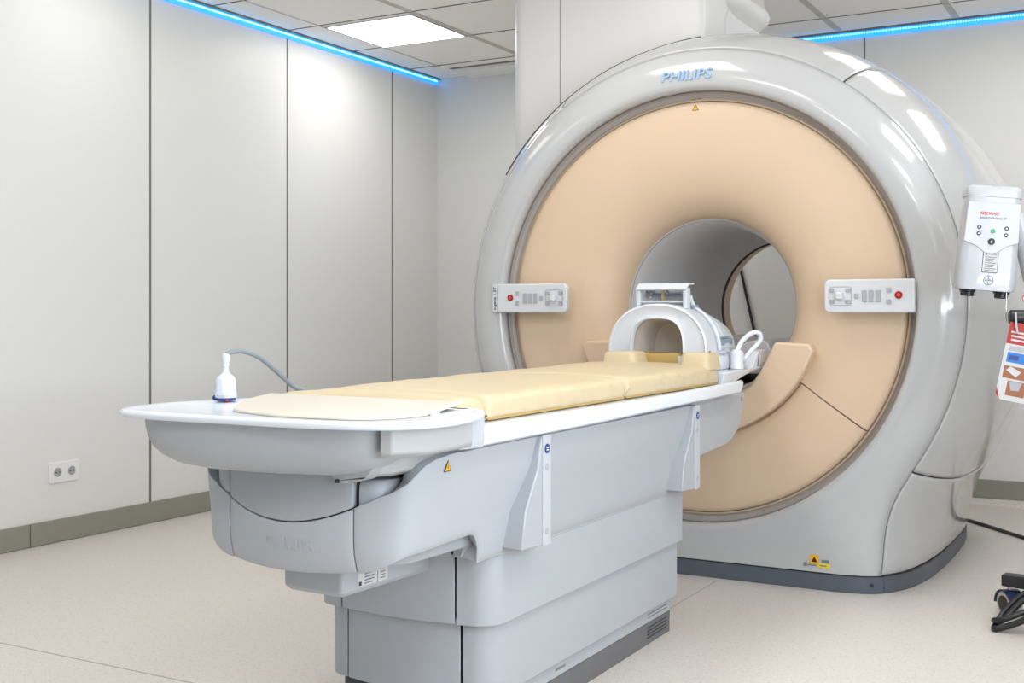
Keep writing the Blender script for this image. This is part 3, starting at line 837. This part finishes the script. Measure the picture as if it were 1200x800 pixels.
for cx_, w in ((-.082, .135), (.222, .112)):
    lo = []
    for z, k in ((.890, 1.12), (.91, 1.05), (.935, .98), (.945, .93), (.950, .84)):
        lo.append([(cx_ + x*k, 4.160 + y*k, z) for x, y in rrect(w, .14, .025, 5)])
    obj('shoulder_block', MB().loft(lo), M['pad'], hp, smooth=50)
# thin liner lying on the tray in front of the pads
lin = rounded([(-.285, 2.346), (-.262, 2.22), (-.12, 2.02), (.05, 1.962), (.27, 1.975), (.325, 2.05), (.335, 2.15), (.30, 2.346)], [.004, .03, .06, .05, .05, .03, .03, .004], 5)
M['liner'] = mat('liner_peach', (0.62,0.57,0.49), 0.4, bump=.05, var=.05)
lt = thing('mattress_liner', (0, 2.16, .875), 'thin cream liner lying flat on the white tray end', 'mattress')
obj('liner_sheet', MB().loft([[(x, y, z0 + (.012*max(0, (y-2.15)/.2))) for x, y in [(q[0]*k, 2.16+(q[1]-2.16)*k) for q in lin]] for k, z0 in ((1, .8745), (1, .877), (.985, .8795), (.95, .8805))]), M['liner'], lt, smooth=60)

# ------------------------------------------------------------------ head coil
HCO = thing('head_coil', (.01, 4.45, .876), 'white arched head coil with a mirror frame at the scanner end of the table', 'head coil')
def arch(hw, zt, z0=.93, n=28, cx=.012, p=2.6):
    out = [(cx-hw, z0)]
    for i in range(n+1):
        a = pi - pi*i/n
        c, s_ = cos(a), sin(a)
        out.append((cx + hw*math.copysign(abs(c)**(2/p), c), z0 + .015 + (zt-z0-.015)*abs(s_)**(2/p)))
    out.append((cx+hw, z0))
    return out
def arch_shell(specs):
    """specs: (y, outer hw, outer zt, inner hw, inner zt); closed ring sections along y"""
    loops = []
    for y, ow, oz, iw, iz in specs:
        o_ = arch(ow, oz, p=2.25); i_ = arch(iw, iz, p=3.0)
        loops.append([(x, y, z) for x, z in o_] + [(x, y, z) for x, z in reversed(i_)])
    n = len(loops[0]); h = n//2
    mb = MB().loft(loops, cap=False, closed=True)
    for li, fl_ in ((0, False), (len(loops)-1, True)):
        vs = loops[li]
        mb.add(vs, [(k, k+1, n-2-k, n-1-k) for k in range(h-1)])
    return mb
obj('front_arch', arch_shell([(4.252, .196, 1.118, .118, 1.086), (4.245, .200, 1.126, .110, 1.078), (4.250, .206, 1.134, .106, 1.074), (4.30, .208, 1.138, .105, 1.073), (4.345, .207, 1.137, .105, 1.073)]), M['coil'], HCO, smooth=45)
obj('middle_shell', arch_shell([(4.345, .203, 1.128, .112, 1.073), (4.42, .202, 1.124, .112, 1.073), (4.46, .200, 1.118, .112, 1.073)]), M['coil'], HCO, smooth=45)
obj('rear_shell', arch_shell([(4.462, .206, 1.122, .115, 1.07), (4.50, .207, 1.118, .115, 1.07), (4.60, .200, 1.095, .115, 1.06), (4.66, .18, 1.06, .11, 1.03)]), M['coil'], HCO, smooth=45)
# inner cradle
obj('inner_liner', MB().loft([[(x, y, z) for x, z in arch(w, zt, z0=.90, p=3.0)] for y, w, zt in ((4.27, .1045, 1.0725), (4.42, .102, 1.065), (4.47, .09, 1.05))], cap=False, closed=False), M['coili'], HCO, smooth=50)
obj('cradle_back', MB().prism(arch(.098, 1.06, z0=.90, p=3.0), 'y', 4.455, 4.47), M['coili'], HCO, smooth=0)
obj('cradle_window', MB().prism([(.045, .935), (.105, .935), (.105, .99), (.045, .99)], 'y', 4.448, 4.456), M['bluegrey'], HCO, bevel=.003, smooth=0)
obj('coil_base', MB().loft([[(.012+x*k, 4.47+y, z) for x, y in rrect(.44, .44, .02, 4)] for z, k in ((.8775, .98), (.884, 1.0), (.925, .99), (.932, .97))]), M['coil'], HCO, smooth=45)
obj('neck_pad', MB().loft([[(.012+x*k, 4.30+y*k, z) for x, y in rrect(.20, .106, .02, 4)] for z, k in ((.880, 1.0), (.935, .98), (.943, .90))]), M['piping'], HCO, smooth=45)
for zz in (.945, .965):
    obj('side_latch', MB().box(.205, .222, 4.40, 4.56, zz-.006, zz+.006), M['coil'], HCO, bevel=.003, smooth=0)
obj('latch_plate', MB().box(.200, .216, 4.39, 4.55, .972, .998), M['bluegrey'], HCO, bevel=.002, smooth=0)
obj('latch_cap', MB().box(.204, .222, 4.37, 4.50, 1.0, 1.006), M['bluegrey'], HCO, bevel=.001, smooth=0)
for zz in (.906, .945): obj('blue_dot', MB().lathe_axis([(.008, 0), (.008, .003)], (.219 if zz > .93 else .229, 4.272, zz), (1, 0, 0), 14), M['navy'], HCO, smooth=0)
# curved rail down the side and mirror frame above
rl_ = []
for i in range(15):
    a = rad(60 - 58*i/14)
    rl_.append((.012 + .209*cos(a)**.9, 4.36+.02*i/14, .945 + .197*sin(a)**.9))
obj('mirror_rail', MB().tube([(.118, 4.33, 1.165)] + rl_, .009, 8), M['coil'], HCO)
obj('frame_slot', MB().box(.06, .13, 4.345, 4.40, 1.116, 1.131), M['bluegrey'], HCO, bevel=.003, smooth=0)
mf = MB()
for x in (-.078, .118):
    mf.box(x-.009, x+.009, 4.275, 4.315, 1.115, 1.196)
obj('mirror_post', mf, M['coil'], HCO, bevel=.004, smooth=0)
obj('mirror_hood', MB().prism([(4.262, 1.190), (4.30, 1.214), (4.36, 1.216), (4.36, 1.209), (4.305, 1.206), (4.272, 1.186)], 'x', -.085, .126), M['coil'], HCO, bevel=.002, smooth=0)
obj('mirror_sill', MB().box(-.075, .115, 4.285, 4.315, 1.138, 1.146), M['coil'], HCO, bevel=.002, smooth=0)
obj('mirror', MB().prism([(4.345, 1.150), (4.349, 1.148), (4.322, 1.187), (4.318, 1.189)], 'x', -.066, .108), M['mirror'], HCO, smooth=0)
obj('mirror_knob', MB().lathe_axis([(.017, 0), (.017, .012), (.011, .014), (.010, .02)], (-.048, 4.318, 1.168), (0, -1, 0), 16), M['chrome'], HCO)
obj('mirror_clip', MB().box(.012, .020, 4.30, 4.312, 1.146, 1.188), M['piping'], HCO, smooth=0)
# white plug beside the coil with its looped cable
cp = MB().lathe_axis([(.027, 0), (.027, .012), (.025, .016), (.026, .06), (.024, .068), (.016, .074), (.012, .078)], (.262, 4.47, .8775), (0, 0, 1), 24)
obj('coil_plug', cp, M['coil'], HCO, smooth=40)
obj('plug_cable', MB().tube([(.262, 4.47, .945), (.272, 4.50, .985), (.30, 4.54, 1.018), (.325, 4.56, 1.015), (.325, 4.56, .985), (.300, 4.52, .945), (.28, 4.50, .915), (.26, 4.55, .90)], .010, 12), M['coil'], HCO)

# ------------------------------------------------------------------ plug on the tray with grey cable
PX, PY = -.335, 2.235
CP = thing('coil_connector', (PX, PY, .873), 'white plug standing on the tray end, its grey cable arching behind', 'connector')
body = MB().lathe_axis([(.027, .008), (.0285, .012), (.028, .017), (.0255, .026), (.025, .050), (.022, .060), (.012, .067), (.008, .073), (.0072, .086), (.0082, .087), (.0082, .093), (.0072, .094), (.0092, .098), (.0102, .111), (.009, .117), (.004, .120)], (PX, PY, .8768), (0, 0, 1), 28)
obj('plug_body', body, M['coil'], CP, smooth=45)
obj('thumb_grip', MB().loft([[(PX+.012+x*k, PY-.024+y, .8768+z) for x, y in rrect(.028, .018, .005, 3)] for z, k in ((.016, 1.25), (.022, 1.05), (.044, .9), (.049, .6))]), M['tray'], CP, smooth=50)
obj('locking_ring', MB().lathe_axis([(.024, 0), (.025, .002), (.025, .011), (.022, .0125)], (PX, PY, .8768), (0, 0, 1), 28), M['navy'], CP)
obj('locking_tab', MB().lathe_axis([(.007, 0), (.007, .01)], (PX-.017, PY-.016, .885), (0.5, -1, 0), 14), M['navy'], CP)
obj('red_mark', MB().lathe_axis([(.0035, 0), (.0035, .002)], (PX+.0195, PY-.0165, .879), (.75, -.66, 0), 10), M['red'], CP, smooth=0)
obj('cable', MB().tube([(PX, PY, .990), (PX+.004, PY+.012, .9985), (PX+.012, PY+.05, 1.000), (PX+.018, PY+.10, .985), (PX+.022, PY+.15, .955), (PX+.026, PY+.20, .920), (PX+.028, PY+.235, .898), (PX+.035, PY+.27, .887)], .0062, 10), M['cable'], CP)

# ------------------------------------------------------------------ contrast injector on its stand
S = thing('contrast_injector', (1.60, 4.50, 0), 'white power injector head with black knobs on a wheeled stand beside the scanner', 'injector')
BX, BY = 1.60, 4.52
base = MB()
obj('stand_column', MB().lathe_axis([(.05, .12), (.05, .16), (.034, .18), (.032, 1.05), (.028, 1.06)], (BX, BY, 0), (0, 0, 1), 24), M['black'], S)
obj('stand_hub', MB().lathe_axis([(.10, .10), (.11, .115), (.10, .15), (.05, .165)], (BX, BY, 0), (0, 0, 1), 24), M['black'], S)
for k in range(5):
    a = rad(168 + 72*k)
    d = Vector((cos(a), sin(a), 0)); n_ = Vector((-sin(a), cos(a), 0)); O = Vector((BX, BY, 0))
    tip = O + d*.385
    leg = MB().loft([[O + d*r_ + n_*x + Vector((0, 0, z)) for x, z in ((-w, z0), (w, z0), (w, z1), (-w, z1))] for r_, w, z0, z1 in ((.05, .035, .105, .155), (.385, .026, .108, .150))])
    lg = obj('stand_leg', leg, M['black'], S, bevel=.004, smooth=0)
    ca = tip - d*.022
    ax = Vector((cos(a+.9), sin(a+.9), 0))
    for q in (-.017, .017):
        obj('caster_wheel', MB().lathe_axis([(.028, -.009), (.042, -.008), (.045, -.004), (.045, .004), (.042, .008), (.028, .009)], ca + ax*q + Vector((0, 0, .0455)), ax, 28), M['rubber'], lg, smooth=40)
        obj('caster_hub', MB().lathe_axis([(.028, -.0115), (.028, .0115)], ca + ax*q + Vector((0, 0, .0455)), ax, 20), M['black'], lg, smooth=40)
    hood = MB()
    up = Vector((0, 0, 1)); fw = ax.cross(up)
    arcp = [(fw*cos(t)*r0 + up*(sin(t)*r0)) for r0, ts in ((.050, [rad(-5+ 160*i/12) for i in range(13)]), (.044, [rad(155-160*i/12) for i in range(13)])) for t in ts]
    hood.loft([[ca + up*.0455 + p + ax*q for p in arcp] for q in (-.006, .006)])
    obj('caster_hood', MB().loft([[ca + up*.0455 + p + ax*q for p in arcp] for q in (-.031, .031)]), mat('hood_navy', (.02, .03, .07), .25, var=.03) if k == 0 else M['black'], lg, smooth=40)
    obj('caster_stem', MB().lathe_axis([(.008, 0), (.008, .07)], ca + up*.05, (0, 0, 1), 10), M['chrome'], lg)
# arm from column to head
obj('support_arm', MB().tube([(BX, BY, 1.05), (BX-.10, BY-.03, 1.07), (1.40, 4.47, 1.09), (1.348, 4.45, 1.19), (1.318, 4.435, 1.32), (1.285, 4.425, 1.44)], [.034, .034, .036, .036, .042], 16), M['inj'], S)
ps_ = obj('prohibition_sticker', disc(((1.318, 4.4105, 1.150), hx_ if False else (cos(.30), sin(.30), 0), (0, 0, 1)), .014, .0012), M['red'], S, smooth=0)
obj('sticker_field', disc(((1.318, 4.4105, 1.150), (cos(.30), sin(.30), 0), (0, 0, 1)), .0105, .0018), M['paper'], ps_, smooth=0)
obj('sticker_bar', ppoly(((1.318, 4.4105, 1.150), (cos(.30), sin(.30), 0), (0, 0, 1)), [(-.009, .006), (-.006, .009), (.009, -.006), (.006, -.009)], .0023), M['red'], ps_, smooth=0)
obj('arm_joint', MB().lathe_axis([(.020, 0), (.026, .006), (.026, .05), (.020, .056)], (1.275, 4.30, 1.083), (1, .3, 0), 20), M['black'], S, smooth=40)
obj('joint_bracket', MB().tube([(1.33, 4.32, 1.085), (1.42, 4.36, 1.10), (1.47, 4.42, 1.13)], .022, 12), M['black'], S)
obj('bottle_hook', MB().tube([(1.263, 4.34, 1.17), (1.262, 4.335, 1.10), (1.263, 4.33, 1.072), (1.272, 4.325, 1.064), (1.283, 4.32, 1.068)], .0022, 6), M['chrome'], S)
# the head: in its own tilted frame
HO = Vector((1.2185, 4.30, 1.350))          # centre of front face
tilt = rad(8.2)
hx = Vector((cos(rad(8)), -sin(rad(8))*0 + sin(rad(14)), 0)).normalized()
hx = Vector((cos(rad(17)), sin(rad(17)), 0))
hn = Vector((hx.y, -hx.x, 0))               # towards the viewer
up0 = Vector((0, 0, 1))
hX = (hx*cos(tilt*.62) - up0*sin(tilt*.62)).normalized()
hY = (up0*cos(tilt) + hx*sin(tilt)).normalized()
hY = (hY - hX*hY.dot(hX)).normalized()
def HP(x, y, d): return HO + hX*x + hY*y + hn*d
def hf(x, y, d=0.0): return (HP(x, y, d), hX, hY)
W2, H2 = .0925, .175
def hloop(w, z, dep):
    return [HP(x, z, -y) for x, y in [(px, py + dep/2) for px, py in rrect(2*w, dep, .028, 5)]]
obj('injector_head', MB().loft([hloop(W2*1.05*.93, -H2+.0, .10), hloop(W2*1.05, -H2+.010, .115), hloop(W2*1.02, -.05, .12), hloop(W2*.96, H2-.035, .12), hloop(W2*.96, H2-.030, .12)]), M['inj'], S, smooth=45)
obj('head_lid', MB().loft([hloop(W2*.99, H2-.029, .126), hloop(W2*1.0, H2-.022, .128), hloop(W2*1.0, H2-.008, .128), hloop(W2*.95, H2+.004, .115), hloop(W2*.85, H2+.008, .10)]), M['inj'], S, smooth=45)
shield = [(-.088, .125), (.085, .125), (.088, -.008), (.05, -.022), (.02, -.045), (0, -.050), (-.02, -.046), (-.05, -.025), (-.092, -.010)]
obj('front_shield', ppoly(hf(.002, 0, -.001), [(x*.98, y) for x, y in shield], .005), M['inj'], S, bevel=.002, smooth=0)
q = .0045
obj('maker_lettering', text_mb('MEDRAD', .010, hf(-.012, .088, q), .0006, shear=.2, bold=.014, width=.062), M['orange'], S, smooth=0)
obj('model_lettering', text_mb('Spectris Solaris EP', .0105, hf(.0, .072, q), .0006, width=.086), M['inkgrey'], S, smooth=0)
for x, y in ((-.042, .040), (-.042, .018), (.046, .040), (.046, .017)):
    b_ = obj('arrow_button', disc(hf(x, y, q-.0004), .0072, .0012), M['ink'], S, smooth=0)
    obj('arrow_mark', ppoly(hf(x, y, q+.0006), [(-.003, -.003), (.003, -.003), (.0035, .001), (0, .0045), (-.0035, .001)], .0008), M['inj'], b_, smooth=0)
obj('ready_lamp', disc(hf(.003, .028, q-.0004), .0075, .0025), M['green'], S, smooth=0)
eb_ = obj('enable_button', disc(hf(.001, -.008, q-.0004), .0115, .003), M['ink'], S, smooth=0)
obj('enable_mark', ppoly(hf(.001, -.008, q+.0022), [(-.0045, -.003), (.001, -.0045), (.004, .004), (-.001, .003)], .0008), M['inj'], eb_, smooth=0)
wl = obj('warning_label', patch(hf(.004, -.078, .0005), .050, .072, .0012, r=.003), M['ink'], S, smooth=0)
obj('label_field', patch(hf(.004, -.084, .0008), .047, .056, .0015, r=.002), M['paper'], wl, smooth=0)
obj('label_heading', patch(hf(.004, -.0495, .0008), .047, .012, .0015), M['paper'], wl, smooth=0)
obj('heading_text', text_mb('WARNING', .006, hf(.010, -.0495, .0022), .0005, bold=.01, width=.027), M['ink'], wl, smooth=0)
obj('heading_triangle', ppoly(hf(-.011, -.0505, .0022), [(-.005, -.003), (.005, -.003), (0, .005)], .0005), M['ink'], wl, smooth=0)
for k in range(8):
    obj('text_line', patch(hf(.004, -.061-k*.0065, .0022), .038 - (k % 3)*.006, .0026, .0004, -(k % 3)*.002), M['inkgrey'], wl, smooth=0)
rg = MB()
ringo = [(.0165*cos(2*pi*i/32), .0165*sin(2*pi*i/32)) for i in range(32)]; ringi = [(x*.88, y*.88) for x, y in ringo]
fr_ = hf(.004, -.140, .0005)
vs = [fr_[0] + hX*x + hY*y + hn*t for t in (0, .001) for r_ in (ringo, ringi) for x, y in r_]
fs_ = []
for i in range(32):
    j = (i+1) % 32
    fs_ += [(64+i, 64+j, 96+j, 96+i), (i, j, 64+j, 64+i), (32+i, 96+i, 96+j, 32+j)]
emb = obj('emblem_ring', rg.add(vs, fs_), M['inkgrey'], S, smooth=0)
obj('emblem_lettering', text_mb('BAYER', .0052, hf(.004, -.140, .0005), .001, bold=.012, width=.024), M['inkgrey'], emb, smooth=0)
for k, ch in enumerate('BA'): obj('emblem_lettering', text_mb(ch, .0050, hf(.004, -.1292-k*.0056, .0005), .001, bold=.012), M['inkgrey'], emb, smooth=0)
for k, ch in enumerate('ER'): obj('emblem_lettering', text_mb(ch, .0050, hf(.004, -.1456-k*.0056, .0005), .001, bold=.012), M['inkgrey'], emb, smooth=0)
for x in (-.053, .058):
    o_ = HP(x, -H2+.004, -.05)
    kn = MB().lathe_axis([(.026, 0), (.028, .004), (.027, .010), (.023, .012), (.0225, .024), (.019, .027)], o_, -hY, 24)
    obj('drive_knob', kn, M['black'], S, smooth=40)
# cables looping at the floor
obj('power_cable', MB().tube([(1.42, 4.40, .12), (1.33, 4.44, .13), (1.26, 4.42, .07), (1.225, 4.36, .016), (1.235, 4.33, .014), (1.30, 4.34, .04), (1.40, 4.38, .10)], .011, 10), M['black'], S)
obj('power_cable', MB().tube([(1.42, 4.42, .14), (1.32, 4.41, .11), (1.25, 4.375, .035), (1.222, 4.35, .036), (1.26, 4.33, .05), (1.34, 4.36, .085), (1.42, 4.40, .11)], .010, 10), M['black'], S)

# hanging tag
TG = thing('hanging_tag', (1.30, 4.28, .94), 'red and white printed tag hanging by a white tie from the black knob', 'tag')
tO = Vector((1.303, 4.275, .935)); tt = rad(15)
tX = Vector((cos(rad(14)), sin(rad(14)), 0)); tn = Vector((tX.y, -tX.x, 0))
tXr = (tX*cos(tt*.75) - up0*sin(tt*.75)).normalized(); tYr = tn.cross(tXr).normalized()
def tf(x, y, d=0.0): return (tO + tXr*x + tYr*y + tn*d, tXr, tYr)
card = [(-.046, -.118), (-.030, -.136), (.062, -.136), (.062, .128), (-.046, .128)]
obj('card', ppoly(tf(0, 0), card, .0012), M['paper'], TG, smooth=0)
obj('red_header', ppoly(tf(0, 0, .0012), [(-.046, .055), (.062, .055), (.062, .128), (-.046, .128)], .0006), M['tagred'], TG, smooth=0)
for k in range(3): obj('header_text', patch(tf(.01, .095-k*.013, .0018), .085-k*.004, .006, .0004, -.004), M['paper'], TG, smooth=0)
obj('grey_text', patch(tf(.01, .040, .0012), .085, .016, .0005), M['button'], TG, smooth=0)
bp_ = obj('blue_picture', patch(tf(.010, .010, .0012), .088, .034, .0005), M['blueprint'], TG, smooth=0)
obj('picture_detail', patch(tf(-.012, .010, .0017), .03, .016, .0003), M['navy'], bp_, smooth=0)
p1 = obj('photo_print', patch(tf(.008, -.040, .0012), .088, .042, .0005), M['brown'], TG, smooth=0)
obj('white_box_print', ppoly(tf(.0, -.038, .0017), [(-.028, .004), (-.016, .018), (.020, .004), (.006, -.016)], .0003), M['paper'], p1, smooth=0)
p2 = obj('photo_print', patch(tf(.014, -.093, .0012), .060, .050, .0005), M['brown'], TG, smooth=0)
obj('white_box_print', ppoly(tf(.008, -.088, .0017), [(-.018, .018), (.022, .018), (.016, -.010), (-.010, -.012)], .0003), M['button'], p2, smooth=0)
obj('red_corner', ppoly(tf(0, 0, .0012), [(-.046, -.118), (-.030, -.136), (-.046, -.095)], .0006), M['tagred'], TG, smooth=0)
obj('tie', MB().tube([(1.300, 4.268, 1.10), (1.302, 4.262, 1.06), (1.306, 4.266, 1.03)], .0035, 8), M['inj'], TG)

# ------------------------------------------------------------------ loose cables
obj('floor_cable', MB().tube([(.70, 6.62, .009), (.84, 6.53, .009), (1.14, 6.165, .009), (1.5, 5.75, .009), (2.1, 5.3, .009), (2.9, 5.1, .009)], .009, 8), M['black'], label='black cable running across the floor behind the scanner plinth', category='cable')
obj('wall_cable', MB().tube([(-.62, 7.17, 1.40), (-.565, 7.168, 1.16), (-.50, 7.165, .88), (-.47, 7.165, .5), (-.46, 7.165, .15)], .009, 8, smooth=False), M['black'], label='thin black cable on the wall seen slanting through the bore', category='cable')

# ------------------------------------------------------------------ lights
def area(name, x, y, sx, sy, power, col=(1, .985, .96)):
    l = bpy.data.lights.new(name, 'AREA'); l.shape = 'RECTANGLE'; l.size = sx; l.size_y = sy; l.energy = power; l.color = col
    o = bpy.data.objects.new(name, l); COL.objects.link(o); o.location = (x, y, HC-.012)
    return o
for x, pw in ((-2.322, 6.5), (-.322, 21), (1.678, 22)):
    for y in (3.90, 1.97, .03):
        area('ceiling_panel_and_fill_lamp', x, y, .6, .6, pw + (2 if x < -2 and y > 3 else 0) + (7 if x > -2 and y < 1 else 0))
area('ceiling_panel_and_fill_lamp', .80, 5.80, .6, .6, 14)  # fill lamp added above the gantry to brighten the rear ceiling
area('ceiling_panel_and_fill_lamp', 1.678, 5.84, .6, .6, 27)
area('ceiling_panel_and_fill_lamp', -1.42, 6.42, .6, .6, 9)  # fill lamp added out of sight behind the turret for the back wall
# added cool side light behind the made-up window opening in the right wall
wl_ = area('added_side_light', 0, 0, 1, 1, 215, (.82, .91, 1.0))
wl_.location = (XR+.12, (WY0+WY1)/2, (WZ0+WZ1)/2); wl_.rotation_euler = (0, pi/2, 0)
wl_.data.size = WZ1-WZ0; wl_.data.size_y = WY1-WY0
# added light low in that opening, aimed up to brighten the ceiling
sl_ = area('added_ceiling_uplight', 0, 0, 1, 1, 75, (.93, .96, 1.0))
sl_.location = (XR+.06, (WY0+WY1)/2, WZ0+.16); sl_.rotation_euler = (0, rad(90+50), 0)
sl_.data.size = .20; sl_.data.size_y = WY1-WY0-.1
w = bpy.data.worlds.new('world'); sc.world = w; w.use_nodes = True
w.node_tree.nodes['Background'].inputs[0].default_value = (.8, .88, 1, 1); w.node_tree.nodes['Background'].inputs[1].default_value = .3

# ------------------------------------------------------------------ camera
cam = bpy.data.cameras.new('camera'); co = bpy.data.objects.new('camera', cam); COL.objects.link(co)
f_px, yaw = 1373.0, math.atan2(770, 1373)
cam.sensor_width = 36.0; cam.lens = 36*f_px/1200; cam.shift_y = -(400-366)/1200
co.location = (1.75, 0, 1.10); co.rotation_euler = (pi/2, 0, yaw)
cam.clip_start = .02
sc.camera = co
sc.view_settings.view_transform = 'Standard'; sc.view_settings.look = 'None'; sc.view_settings.gamma = 1.0
sc.view_settings.use_curve_mapping = False
sc.view_settings.exposure = -0.83
sc.cycles.use_denoising = True
sc.cycles.max_bounces = 10; sc.cycles.diffuse_bounces = 6; sc.cycles.glossy_bounces = 4
